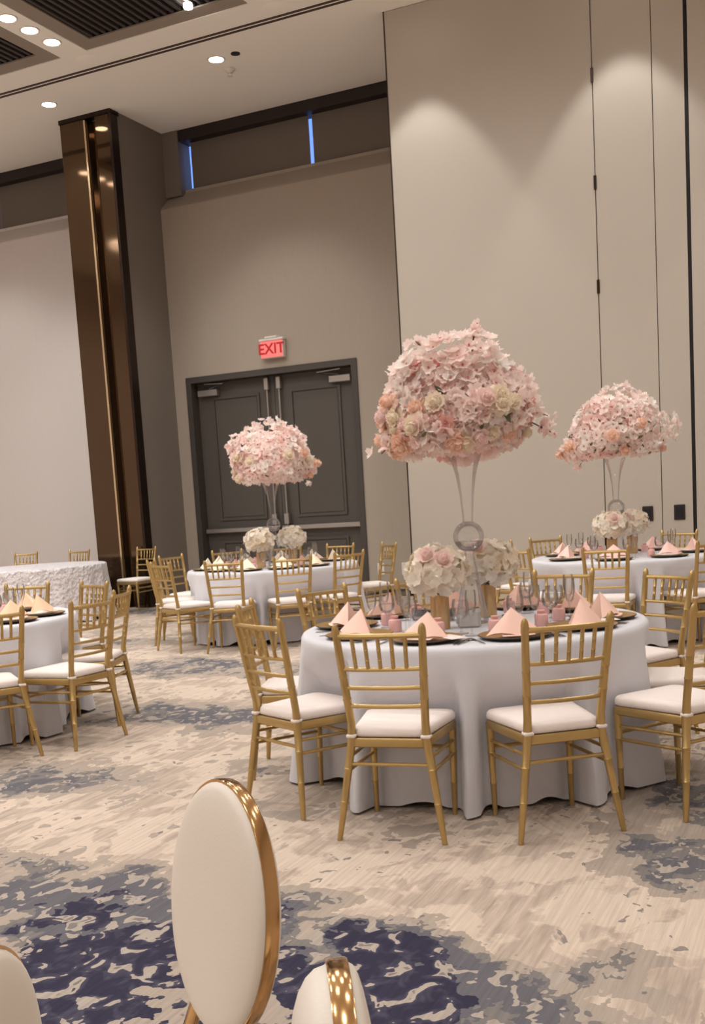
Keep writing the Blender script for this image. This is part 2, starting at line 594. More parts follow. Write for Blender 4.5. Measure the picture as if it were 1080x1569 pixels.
# movable wall: separate panels with seams and hinges
SEAM = [(-4.96, -2.535), (-2.525, -1.893), (-1.885, -1.555), (-1.515, .9), (.905, 3.2), (3.205, X1)]
pw = struct('wall_movable', MB().box(XP + .02, X1, YP + .06, YW, 0, ZC), PANEL, 'tall greige movable wall of flat panels')
for a, b_ in SEAM:
    struct('wall_panel', MB().box(a, b_, YP, YP + .055, .02, ZC - .005, bev=.004), PANEL, None, pw)
struct('dark_seam', MB().box(-1.553, -1.517, YP + .01, YP + .058, 0, ZC), DARK, 'black gap between panels', pw)
struct('edge_angle', MB().box(XP - .012, XP, YP - .004, YP + .09, 0, ZC), BRONZE_DARK, 'brown edge angle', pw)
for z in (.8, 2.3, 3.65, 4.78, 5.92):
    struct('hinge', MB().box(-2.545, -2.515, YP - .012, YP + .01, z - .075, z + .075), BRONZE_DARK, 'dark hinge', pw)
for x, w_ in ((-2.05, 'pale seam'), (-1.70, 'black seam')):
    t = thing('lock_plate', 'black square lock plate on the movable wall beside the %s' % w_, 'lock plate', (x, YP, 1.07))
    link('plate', MB().box(-.06, .06, -.012, 0, -.085, .085, bev=.004).mesh('plate', BLACK), t)
    link('recess', MB().box(-.035, .035, -.016, -.012, -.055, .055).mesh('recess', DARK, False), t)

# baseboards
struct('baseboard_back', MB().box(COLX1, DX0, YW - .015, YW, 0, .1).box(DX1, XP, YW - .015, YW, 0, .1), BRONZE_DARK, 'dark baseboard along the rear wall')

# ceiling track
tr = struct('trim_4', MB().box(X0, X1, 11.86, 11.89, ZC - .012, ZC), TRACK, 'double brown ceiling track for the movable wall')
struct('track_rail', MB().box(X0, X1, 11.94, 11.97, ZC - .012, ZC), TRACK, None, tr)

# slatted vents
slat_me = MB().box(-.022, .022, 0, 2.45, -.085, 0, bev=.006).mesh('slat', SLAT)
for n, (a, b_, c, d) in enumerate(VENTS):
    t = thing('ceiling_vent', ('large recessed ceiling vent of charcoal slats, above the door' if n == 0 else 'recessed ceiling vent of charcoal slats at the corner, beside three downlights'), 'vent', ((a + b_) / 2, d, ZC), 0, None)
    hw = (b_ - a) / 2
    L = d - c
    fr = MB()
    fr.box(-hw, -hw + .22, -L, 0, .012, .03)
    fr.box(hw - .22, hw, -L, 0, .012, .03)
    fr.box(-hw + .22, hw - .22, -.22, 0, .012, .03)
    fr.box(-hw + .22, hw - .22, -L, -L + .22, .012, .03)
    link('border', fr.mesh('border', VENTFRAME, False), t)
    bk = MB().box(-hw + .2, hw - .2, -L + .2, -.2, .42, .44)
    for x in (-hw + .2, hw - .2):
        bk.box(x - .01, x + .01, -L + .2, -.2, .03, .44)
    for y in (-L + .2, -.2):
        bk.box(-hw + .2, hw - .2, y - .01, y + .01, .03, .44)
    link('plenum', bk.mesh('plenum', DARK, False), t)
    k = -hw + .27
    while k < hw - .24:
        link('slat', slat_me, t, (k, -L + .23, .10))
        k += .098
    if n == 0:
        lm = link('vent_lamp', MB().lathe([(.0, -.05), (.05, -.05), (.055, -.03), (.05, .0)], 16).mesh('vent_lamp', LAMP), t, (-6.79 - (a + b_) / 2, 11.05 - d, -.0))
        lm['label'] = 'small bright lamp between the slats'

# downlights
ring_me = MB().lathe([(.085, -.001), (.105, -.012), (.118, -.008), (.122, 0)], 28).mesh('trim_ring', PLASTIC)
lens_me = MB().lathe([(.0, -.004), (.06, -.004), (.09, -.006)], 28).mesh('lens', LAMP)
def downlight(x, y, label, group=None):
    t = thing('recessed_downlight', label, 'ceiling light', (x, y, ZC), 0, group)
    link('trim_ring', ring_me, t)
    link('lens', lens_me, t)
for y, l in ((10.24, 'farthest from the bronze column'), (10.61, 'middle one of the three'), (11.0, 'nearest the bronze column')):
    downlight(-8.72, y, 'round downlight in the row between the vents, ' + l)
downlight(-10.07, 12.52, 'round downlight just above the bronze column')
downlight(-7.33, 12.52, 'round downlight beside the sprinkler, above the door')
for x, y in [q for q in HALL if q != (-8.72, 9.6) and q[1] > 1] + [(-12.81, 12.52), (-4.5, 11.79), (-2.18, 11.79), (.14, 11.79), (2.46, 11.79), (-11.6, 10.24), (-11.6, 10.61), (-11.6, 11.0)]:
    downlight(x, y, 'round downlight of the ballroom grid, seen only as a reflection', 'ballroom grid downlights')

t = tag(link('ceiling_speaker', MB().lathe([(.0, -.006), (.15, -.006), (.165, 0)], 28).mesh('ceiling_speaker', CEIL)), 'flush round ceiling speaker between vent corner and track', 'speaker')
t.location = (-8.68, 11.66, ZC)
t2 = t.copy(); COL.objects.link(t2); t2.location = (-6.0, 11.70, ZC); t2['label'] = 'flush round ceiling speaker nearest the movable wall'
t = thing('sprinkler_head', 'small white sprinkler head hanging from the ceiling over the door', 'sprinkler', (-7.34, 12.87, ZC))
link('cup', MB().lathe([(.07, 0), (.07, -.02), (.04, -.05), (0, -.055)], 20).mesh('cup', PLASTIC), t)
link('deflector', MB().lathe([(0, -.05), (.012, -.06), (.012, -.09), (.04, -.095), (0, -.1)], 16).mesh('deflector', PLASTIC), t)
t = tag(link('smoke_sensor', MB().lathe([(.06, 0), (.06, -.01), (.035, -.02), (.0, -.022)], 18).mesh('smoke_sensor', BLACK)), 'small dark round sensor on the ceiling beside the downlight', 'sensor')
t.location = (-7.03, 12.5, ZC)

# ------------------------------------------------------------------ double door
XM = (DX0 + DX1) / 2
fr = MB()
fr.box(DX0, DX0 + .09, YW - .02, YW + .30, 0, DZ)
fr.box(DX1 - .09, DX1, YW - .02, YW + .30, 0, DZ)
fr.box(DX0 + .09, DX1 - .09, YW - .02, YW + .30, DZ - .09, DZ)
struct('trim_5', fr, FRAMEPAINT, 'charcoal frame around the double door')
YD = YW + .16
def molding(m, x0, x1, z0, z1, w=.035, d=.02):
    m.box(x0, x1, YD - d, YD, z1 - w, z1)
    m.box(x0, x1, YD - d, YD, z0, z0 + w)
    m.box(x0, x0 + w, YD - d, YD, z0 + w, z1 - w)
    m.box(x1 - w, x1, YD - d, YD, z0 + w, z1 - w)
for n, (a, b_) in enumerate(((DX0 + .095, XM - .004), (XM + .004, DX1 - .095))):
    s = 1 if n == 0 else -1
    d = struct('door_%d' % (n + 1), MB().box(a, b_, YD, YD + .06, .01, DZ - .095), DOORPAINT, 'charcoal door leaf ' + ('on the thermostat side' if n == 0 else 'on the movable wall side'))
    for z0, z1 in ((1.22, 3.12), (.22, .9)):
        m = MB()
        molding(m, a + .26, b_ - .26, z0, z1)
        struct('panel_molding', m, DOORPAINT, None, d)
        struct('door_panel', MB().box(a + .31, b_ - .31, YD - .008, YD, z0 + .05, z1 - .05, bev=.004), DOORPAINT, None, d)
    pb = link('push_bar', MB().box(a + .02, b_ - .02, YD - .10, YD - .045, 1.03, 1.1, bev=.008).mesh('push_bar', STEEL), d)
    pb['label'] = 'long steel push bar'
    for x in (a + .06, b_ - .06):
        link('bracket', MB().box(x - .04, x + .04, YD - .05, YD, 1.035, 1.095).mesh('bracket', STEEL), pb)
    xr = (b_ - .10) if n == 0 else (a + .10)
    rod = link('latch_rod', MB().tube([(xr, YD - .05, 1.1), (xr, YD - .05, DZ - .16)], .016, 10).mesh('latch_rod', STEEL), d)
    rod['label'] = 'vertical steel latch rod'
    link('latch_case', MB().box(xr - .04, xr + .04, YD - .09, YD, 1.12, 1.28, bev=.006).mesh('latch_case', STEEL), rod)
    link('rod_guide', MB().box(xr - .03, xr + .03, YD - .07, YD, 2.46, 2.5, bev=.004).mesh('rod_guide', STEEL), rod)
    link('rod_guide', MB().box(xr - .035, xr + .035, YD - .08, YD, DZ - .3, DZ - .12, bev=.006).mesh('rod_guide', STEEL), rod)
    xc = (a + .05, a + .40) if n == 0 else (b_ - .40, b_ - .05)
    cl = link('door_closer', MB().box(xc[0], xc[1], YD - .10, YD, DZ - .30, DZ - .20, bev=.008).mesh('door_closer', STEEL), d)
    cl['label'] = 'steel door closer'
    xa = xc[0] + .2 if n == 0 else xc[1] - .2
    link('closer_arm', MB().tube([(xa, YD - .06, DZ - .19), (xa + .30 * s, YD - .16, DZ - .14), (xa - .05 * s, YD - .12, DZ - .115)], .012, 8).mesh('closer_arm', STEEL), cl)

# exit sign
t = thing('exit_sign', 'red lit EXIT sign with white top above the double door', 'sign', (-7.665, YW, 3.71))
link('canopy', MB().box(-.10, .10, -.12, 0, .145, .175, bev=.006).box(-.20, .20, -.115, -.005, .11, .145, bev=.006).mesh('canopy', PLASTIC), t)
link('housing', MB().box(-.19, .19, -.10, -.01, -.14, .11, bev=.008).mesh('housing', PLASTIC), t)
fc = link('lit_face', MB().box(-.18, .18, -.108, -.10, -.13, .105, bev=.003).mesh('lit_face', EXIT_FACE), t)
cu = bpy.data.curves.new('lettering', 'FONT')
cu.body = 'EXIT'
cu.size = .215
cu.extrude = .003
cu.offset = .004
cu.align_x = 'CENTER'
cu.align_y = 'CENTER'
cu.materials.append(EXIT_LETTER)
tmp = bpy.data.objects.new('lettering', cu)
COL.objects.link(tmp)
bpy.context.view_layer.update()
me = bpy.data.meshes.new_from_object(tmp.evaluated_get(bpy.context.evaluated_depsgraph_get()))
bpy.data.objects.remove(tmp)
me.name = 'lettering'
tx = link('lettering', me)
tx.parent = fc
tx.location = (0, -.111, -.012)
tx.rotation_euler = (pi / 2, 0, 0)
tx['label'] = 'dark red EXIT letters'

t = thing('thermostat', 'small white thermostat box on the taupe wall beside the door', 'thermostat', (-9.9, YW, 2.48))
link('case', MB().box(-.055, .055, -.035, 0, -.085, .085, bev=.01).mesh('case', PLASTIC), t)
link('display', MB().box(-.03, .03, -.038, -.034, -.055, -.03).mesh('display', SLAT, False), t)
for x, l in ((-5.77, 'white wall outlet low on the taupe wall at the movable wall edge'), (-6.15, 'white wall outlet low on the taupe wall right of the door')):
    t = thing('wall_outlet', l, 'outlet', (x, YW, .40))
    link('cover_plate', MB().box(-.055, .055, -.01, 0, -.085, .085, bev=.004).mesh('cover_plate', PLASTIC), t)
    for z in (-.03, .03):
        link('socket', MB().box(-.02, .02, -.013, -.009, z - .018, z + .018).mesh('socket', PAPER, False), t)

# ------------------------------------------------------------------ chiavari chair
def post_y(z):
    """rear post centre line: foot, seat, top"""
    k = [(0, .228, -.25), (.43, .162, -.203), (.50, .160, -.205), (.93, .185, -.28)]
    for (z0, x0, y0), (z1, x1, y1) in zip(k, k[1:]):
        if z <= z1:
            u = (z - z0) / (z1 - z0)
            return x0 + (x1 - x0) * u, y0 + (y1 - y0) * u
    return k[-1][1:]
def node_tube(m, a, b_, r, nodes=(), n=8):
    """straight rod with bamboo rings at the given fractions"""
    a, b_ = Vector(a), Vector(b_)
    u = [0, 1]
    for q in nodes:
        u += [q - .012, q, q + .012]
    u.sort()
    rad = [(r[0] + (r[1] - r[0]) * q) * (1.16 if q in nodes else 1) for q in u]
    m.tube([a + (b_ - a) * q for q in u], rad, n)
CH = {}
for s, nm in ((-1, 'l'), (1, 'r')):
    m = MB()
    zs = [0, .02, .10, .16, .165, .17, .30, .305, .31, .41, .43, .47, .50, .60, .605, .61, .70, .705, .71, .80, .86, .87, .90, .915, .925]
    rr = [.0115, .012, .0145, .0155, .018, .0155, .0175, .020, .0175, .019, .0195, .0185, .0175, .0175, .0195, .0175, .0172, .0192, .0172, .0165, .016, .0175, .0165, .013, .006]
    m.tube([(s * post_y(z)[0], post_y(z)[1], z) for z in zs], rr, 10)
    CH['post' + nm] = m.mesh('rear_post', GOLD)
    m = MB()
    node_tube(m, (s * .183, .168, 0), (s * .186, .180, .42), (.0115, .0185), (.35, .68), 10)
    CH['leg' + nm] = m.mesh('leg', GOLD)
    for k, z in enumerate((.355, .295)):
        m = MB()
        x, y = post_y(z)
        node_tube(m, (s * .186, .178, z - .015), (s * x, y, z), (.0085, .0085), (.3, .7))
        CH['side%s%d' % (nm, k)] = m.mesh('stretcher', GOLD)
m = MB(); x, y = post_y(.325); node_tube(m, (-x, y, .325), (x, y, .325), (.0085, .0085), (.3, .7)); CH['rear'] = m.mesh('stretcher', GOLD)
m = MB(); node_tube(m, (-.185, .176, .31), (.185, .176, .31), (.0085, .0085), (.3, .7)); CH['front'] = m.mesh('stretcher', GOLD)
def rail(z, r):
    x, y = post_y(z)
    m = MB()
    m.tube([(x * q, y - .022 * (1 - q * q), z) for q in (-1, -.75, -.5, -.25, 0, .25, .5, .75, 1)], r, 8)
    return m
CH['top'] = rail(.876, .0125).mesh('top_rail', GOLD)
CH['rails'] = [rail(z, .0095).mesh('back_rail', GOLD) for z in (.735, .655, .575)]
CH['spin'] = []
for q in (-.62, -.31, 0, .31, .62):
    m = MB()
    x1, y1 = post_y(.876); x0, y0 = post_y(.735)
    node_tube(m, (x0 * q, y0 - .022 * (1 - q * q), .735), (x1 * q, y1 - .022 * (1 - q * q), .876), (.0088, .0088), (.3, .6))
    CH['spin'].append(m.mesh('spindle', GOLD))
def trapezoid(bx, fx, by, fy, r, n=5):
    """rounded trapezoid outline, counter-clockwise"""
    out = []
    for (cx, cy), a0 in (((fx - r, fy - r), 0), ((-fx + r, fy - r), pi / 2), ((-bx + r, by + r), pi), ((bx - r, by + r), 1.5 * pi)):
        out += [(cx + r * cos(a0 + pi / 2 * i / n), cy + r * sin(a0 + pi / 2 * i / n)) for i in range(n + 1)]
    return out
o_ = trapezoid(.172, .205, -.218, .198, .035)
m = MB(); m.loft([[(x * k, y * k, z) for x, y in o_] for k, z in ((.97, .395), (1, .40), (1, .43), (.98, .436))])
CH['frame'] = m.mesh('seat_frame', GOLD)
o_ = trapezoid(.166, .207, -.208, .205, .05)
m = MB(); m.loft([[(x * k, y * k, z) for x, y in o_] for k, z in ((.95, .436), (.995, .442), (1.0, .455), (.99, .468), (.95, .478), (.8, .484), (.45, .487), (.1, .488))])
for s in (-1, 1):
    m.box(s * .161 - .021, s * .161 + .021, -.226, -.184, .437, .452, bev=.004)
CH['cushion'] = m.mesh('seat_cushion', IVORY, True, 60)

def chair(label, x, y, deg, group):
    t = thing('chiavari_chair', label, 'chair', (x, y, 0), radians(deg), group)
    link('seat_cushion', CH['cushion'], t)['label'] = 'ivory seat cushion'
    link('seat_frame', CH['frame'], t)
    for nm in 'lr':
        link('rear_post', CH['post' + nm], t)
        link('leg', CH['leg' + nm], t)
        link('stretcher', CH['side' + nm + '0'], t)
        link('stretcher', CH['side' + nm + '1'], t)
    link('stretcher', CH['rear'], t)
    link('stretcher', CH['front'], t)
    link('top_rail', CH['top'], t)
    for q in CH['rails']:
        link('back_rail', q, t)
    for q in CH['spin']:
        link('spindle', q, t)
    return t

T1, T2, T3, T4, T5 = (-1.76, 5.2), (-5.72, 10.22), (-5.68, 5.42), (-10.3, 11.65), (-1.9, 10.1)
R1, R2, R3, R4, R5 = .875, .93, .90, .95, .85
CHAIRS = {
 1: [(-1.760, 4.185, 7.4, 'front left chair', 'gold chiavari chair, back to us, left of the two in front of the near table'),
     (-1.174, 4.381, 37.4, 'front right chair', 'gold chiavari chair, back to us, right of the two in front of the near table'),
     (-2.335, 4.449, 333.9, 'near left chair', 'gold chiavari chair turned sideways, just behind the tall white oval chair back'),
     (-2.668, 4.985, 289.3, 'edge-on left chair', 'gold chiavari chair seen edge-on, half hidden behind the sideways chair at the near table'),
     (-2.641, 5.635, 245.7, 'far left chair', 'gold chiavari chair beyond the near table\'s edge, in front of the door table'),
     (-2.237, 6.095, 227.5, 'chair behind the hydrangeas', 'gold chiavari chair mostly hidden behind the white hydrangeas of the near table'),
     (-1.616, 6.265, 176.9, 'far chair', 'gold chiavari chair facing us across the near table behind the flutes'),
     (-1.100, 6.082, 142.1, 'far right chair', 'gold chiavari chair at the far right of the near table, empty floor around its back'),
     (-.690, 4.826, 55.0, 'cropped front chair', 'gold chiavari chair cut by the picture edge, nearest on the right of the near table'),
     (-.809, 5.391, 103.2, 'cropped middle chair', 'gold chiavari chair at the picture edge whose back is out of view, seat visible')],
 2: [(-5.593, 9.110, 18.4, 'front left chair', 'gold chiavari chair, back to us, first in front of the table by the door'),
     (-5.088, 9.397, 38.5, 'front right chair', 'gold chiavari chair, back to us, second in front of the table by the door'),
     (-4.787, 9.815, 63.8, 'right chair', 'gold chiavari chair at the right rim of the door table, before the sideways chair'),
     (-4.930, 11.015, 137.9, 'sideways chair', 'gold chiavari chair seen edge-on against the taupe wall right of the door'),
     (-5.522, 11.219, 174.3, 'far right chair', 'gold chiavari chair behind the door table, its back against the right door leaf'),
     (-6.076, 11.168, 205.5, 'far middle chair', 'gold chiavari chair behind the door table, half hidden by white hydrangeas'),
     (-6.574, 10.824, 228.5, 'far left chair', 'gold chiavari chair behind the door table, its back against the left door leaf'),
     (-6.856, 10.269, 258.9, 'left chair', 'gold chiavari chair left of the door table, back open against the taupe wall'),
     (-6.560, 9.600, 293.5, 'edge-on left chair', 'gold chiavari chair left of the door table seen edge-on, behind a slanted one'),
     (-6.144, 9.120, 335.0, 'near left chair', 'gold chiavari chair slanted at the near left of the door table')],
 3: [(-4.520, 5.292, 85.1, 'right chair', 'gold chiavari chair whole in view at the right of the cropped left table'),
     (-4.790, 5.850, 110.4, 'far right chair', 'gold chiavari chair just behind the whole one at the cropped left table'),
     (-5.414, 6.382, 160.0, 'far chair', 'gold chiavari chair between the cropped left table and the lace table, right one'),
     (-5.945, 6.40, 194.8, 'far left chair', 'gold chiavari chair between the cropped left table and the lace table, left one'),
     (-4.761, 4.834, 58.7, 'front chair', 'gold chiavari chair cut off by the picture\'s left edge at the nearest left table')],
 5: [(-2.500, 9.398, 323.0, 'near left chair', 'gold chiavari chair slanted at the near left of the right-hand far table'),
     (-2.949, 10.420, 251.0, 'left chair', 'gold chiavari chair farthest left at the right-hand far table'),
     (-2.680, 10.839, 225.8, 'far left chair', 'gold chiavari chair behind the right-hand far table, against the plain movable wall'),
     (-1.841, 9.138, 6.2, 'front chair', 'gold chiavari chair, back to us, in front of the right-hand far table'),
     (-1.625, 11.064, 165.0, 'far chair', 'gold chiavari chair behind the right-hand far table below the black lock plate'),
     (-1.187, 9.486, 46.7, 'front right chair', 'gold chiavari chair in front of the right-hand far table, cut by the picture edge')]}
GRP = {1: 'chairs around the near table', 2: 'chairs around the door table', 3: 'chairs around the cropped left table', 5: 'chairs around the right-hand far table'}
for k, lst in CHAIRS.items():
    for x, y, deg, nick, lab in lst:
        chair(lab, x, y, deg, GRP[k])
for x, y, deg, l in ((-11.62, 12.75, 197, 'gold chiavari chair behind the lace table, only its back edge showing'),
                     (-10.70, 12.80, 180, 'gold chiavari chair behind the lace table, close to the bronze column'),
                     (-9.44, 12.74, 172, 'gold chiavari chair in front of the bronze column at the lace table')):
    chair(l, x, y, deg, 'chairs around the lace table')


# ------------------------------------------------------------------ tables and cloths
def table(c, R, label):
    t = thing('round_table', label, 'table', (c[0], c[1], 0))
    link('tabletop', MB().lathe([(0, .735), (R - .02, .735), (R - .015, .745), (R - .02, .753), (0, .753)], 40).mesh('tabletop', PLASTIC), t)
    for sx in (-1, 1):
        for sy in (-1, 1):
            link('leg', MB().tube([(sx * .22, sy * .30, .735), (sx * .36, sy * .30, .40), (sx * .36, sy * .30, 0)], .014, 8).mesh('leg', SLAT), t)
        link('cross_bar', MB().tube([(sx * .36, -.30, .12), (sx * .36, .30, .12)], .012, 8).mesh('cross_bar', SLAT), t)
    return t


def cloth(c, R, seed, label, m, chairs=(), amp=.085, nf=13):
    r = random.Random(seed)
    ph = [r.uniform(0, 2 * pi) for _ in range(6)]
    n = 288
    zs = [.742, .72, .68, .62, .56, .50, .44, .38, .32, .26, .20, .14, .09, .045, .0]
    rings = []
    for rr in (.02, .25, .5, .72, .88, .955, .985):
        rings.append([(R * rr * cos(2 * pi * i / n), R * rr * sin(2 * pi * i / n), .762) for i in range(n)])
    rings.append([(R * cos(2 * pi * i / n), R * sin(2 * pi * i / n), .756) for i in range(n)])
    def fold(t):
        w = t + .12 * sin(2 * t + ph[0]) + .10 * sin(3 * t + ph[1])
        s = sin(nf * w + ph[2]) + .35 * sin((nf + 5) * t + ph[3])
        return s
    for z in zs:
        u = (.76 - z) / .76
        ring = []
        for i in range(n):
            t = 2 * pi * i / n
            s = fold(t)
            rad = R + .008 + .030 * u + amp * s * u ** 1.15
            hem = .012 + max(0, -s) * .035 if z < .3 else 0
            zz = z + hem * (1 - z / .3) if z < .3 else z
            x, y = rad * cos(t), rad * sin(t)
            for cx, cy, deg in chairs:                     # seats push the cloth in
                a = radians(deg)
                dx, dy = c[0] + x - cx, c[1] + y - cy
                lx, ly = cos(a) * dx + sin(a) * dy, -sin(a) * dx + cos(a) * dy
                lim = (.222 if z < .52 else .222 - (z - .52) * .9)
                e = max(0, 1 - max(0, abs(lx) - .205) / .05)
                if e > 0 and -.1 < ly < lim and z < .70:
                    k = (lim - ly) * e
                    x += -sin(a) * k
                    y += cos(a) * k
            ring.append((x, y, max(zz, .004)))
        rings.append(ring)
    mb = MB()
    mb.loft(rings, False)
    o = link('tablecloth', mb.mesh('tablecloth', m, True, 0), None, (c[0], c[1], 0))
    return tag(o, label, 'tablecloth')


for k, c, R, lab, sd in ((1, T1, R1, 'white floor-length tablecloth on the nearest round table, under the big pink bouquet', 3),
                         (2, T2, R2, 'white floor-length tablecloth on the round table in front of the door', 5),
                         (3, T3, R3, 'white floor-length tablecloth on the table cut by the left edge', 8),
                         (5, T5, R5, 'white floor-length tablecloth on the round table before the movable wall', 11)):
    cloth(c, R, sd, lab, CLOTH, [q[:3] for q in CHAIRS[k]], amp=.07)
    table(c, R, 'round folding table hidden under the cloth of the ' + {1: 'nearest', 2: 'door', 3: 'cropped left', 5: 'right-hand far'}[k] + ' table')
cloth(T4, R4, 21, 'white rosette lace tablecloth over the round table before the bronze column', LACE, [], amp=.05, nf=17)

TOP = .763
# ------------------------------------------------------------------ place settings
charger_me = MB()
charger_me.lathe([(.0, .004), (.10, .004), (.115, .006), (.155, .017), (.166, .019)], 40, mi=0)
charger_me.lathe([(.166, .019), (.168, .016), (.155, .008), (.11, .0), (0, .0)], 40, mi=1)
CHARGER = charger_me.mesh('charger_plate', [CHARGER_GOLD, CHARGER_EDGE], True, 50)
PLATE = MB().lathe([(0, .004), (.07, .004), (.085, .007), (.118, .017), (.121, .019), (.118, .014), (.085, .003), (.05, 0), (0, 0)], 40).mesh('dinner_plate', CHINA)
def napkin_mesh(m, var):
    """stiff pyramid fold: two cheeks meeting at a front crease, soft base lines"""
    r = random.Random(var)
    mb = MB()
    ap = Vector((r.uniform(-.012, .012), .012, .116 + r.uniform(-.008, .012)))
    L, Rr = Vector((-.138, -.02, .004)), Vector((.132, -.012, .004))
    Fm, B = Vector((.0, -.085, .004)), Vector((0, .075, .004))
    for a, b_ in ((L, Fm), (Fm, Rr), (Rr, B), (B, L)):
        rows = []
        for i in range(6):
            u = i / 5
            row = []
            for j in range(5):
                w = j / 4
                base = a.lerp(b_, w)
                q = base.lerp(ap, u)
                nrm = (b_ - a).cross(ap - a).normalized()
                bul = .018 * sin(pi * w) * (1 - u) * (1 if (a is L or a is Fm) else -.6)
                q = q + nrm * bul + Vector((0, 0, .006 * sin(pi * w) * (1 - u)))
                row.append(tuple(q))
            rows.append(row)
        mb.loft(rows, False, closed=False)
    # the loose hem flap lying forward
    fl = [[(x, -.055 - .03 * k - .01 * (abs(x) < .05), .006 + .006 * (1 - k)) for x in (-.075, -.04, 0, .04, .075)] for k in (0, .5, 1)]
    mb.loft(fl, False, closed=False)
    return mb.mesh('napkin', m, True, 55)
NAPS = {k: [napkin_mesh(m, 10 * i + v) for v in range(3)] for i, (k, m) in enumerate(((1, NAP_PEACH), (2, NAP_CREAM), (3, NAP_ORANGE), (5, NAP_PINK)))}
MENU = MB().box(-.045, .045, -.08, .08, 0, .0015).mesh('menu_card', PAPER, False)
FLUTE = MB().lathe([(0, .0), (.033, .0), (.034, .002), (.012, .006), (.004, .012), (.0035, .085), (.006, .095), (.019, .115), (.026, .15), (.027, .18), (.024, .215), (.0235, .216), (.026, .18), (.025, .15), (.018, .117), (0, .1)], 20).mesh('champagne_flute', GLASS)
GOBLET = MB().lathe([(0, .0), (.036, .0), (.037, .003), (.012, .007), (.005, .012), (.005, .065), (.012, .075), (.034, .09), (.042, .115), (.041, .14), (.036, .168), (.035, .168), (.040, .14), (.041, .115), (.032, .092), (0, .078)], 22).mesh('water_goblet', GLASS)
ICE = MB().lathe([(0, .079), (.030, .092), (.038, .115), (.0375, .125), (0, .125)], 18).mesh('water', glass('water_in_glass', (.97, .97, .98, 1), .2, .3))
favour_m = MB()
favour_m.lathe([(.0, 0), (.030, 0), (.033, .005), (.033, .052), (.030, .060), (.012, .066)], 18)
favour_m.lathe([(.012, .066), (.018, .072), (.020, .080), (.014, .079), (0, .077)], 10)
FAV = favour_m.mesh('favour_jar', FAVOUR)
RIB = MB().lathe([(.014, .063), (.016, .067), (.014, .070)], 14).mesh('ribbon', PET_ROSE)
def cutlery(kind):
    m = MB()
    m.loft([[(-.004, -.1, 0), (.004, -.1, 0), (.004, -.1, .003), (-.004, -.1, .003)],
            [(-.0055, -.07, 0), (.0055, -.07, 0), (.0055, -.07, .003), (-.0055, -.07, .003)],
            [(-.003, .02, .002), (.003, .02, .002), (.003, .02, .006), (-.003, .02, .006)]])
    if kind == 'fork':
        m.loft([[(-.003, .02, .002), (.003, .02, .002), (.003, .02, .005), (-.003, .02, .005)],
                [(-.011, .045, .0), (.011, .045, .0), (.011, .045, .003), (-.011, .045, .003)],
                [(-.011, .055, .0), (.011, .055, .0), (.011, .055, .003), (-.011, .055, .003)]])
        for x in (-.009, -.003, .003, .009):
            m.box(x - .0016, x + .0016, .055, .095, .001, .004)
    elif kind == 'knife':
        m.loft([[(-.004, .02, .001), (.004, .02, .001), (.004, .02, .004), (-.004, .02, .004)],
                [(-.010, .05, .001), (.004, .05, .001), (.004, .05, .003), (-.010, .05, .003)],
                [(-.009, .10, .001), (.004, .10, .001), (.004, .10, .003), (-.009, .10, .003)],
                [(.002, .125, .001), (.004, .125, .001), (.004, .125, .002), (.002, .125, .002)]])
    else:
        m.loft([[(.016 * sin(pi * k) * cos(a) , .02 + .055 * k, .004 + .004 * sin(a) * sin(pi * k)) for a in [2 * pi * i / 8 for i in range(8)]] for k in (.04, .2, .4, .6, .8, .96)])
    return m.mesh('spoon' if kind == 'spoon' else kind, SILVER)
CUT = {k: cutlery(k) for k in ('fork', 'knife', 'spoon')}
TNAME = {1: 'near table', 2: 'door table', 3: 'cropped left table', 5: 'right-hand far table'}
NCOL = {1: 'peach', 2: 'cream', 3: 'apricot', 5: 'pink'}
rs = random.Random(4)
def one(name, me, label, cat, x, y, z, rz, group=None):
    return tag(link(name, me, None, (x, y, z), (0, 0, rz)), label, cat, group)
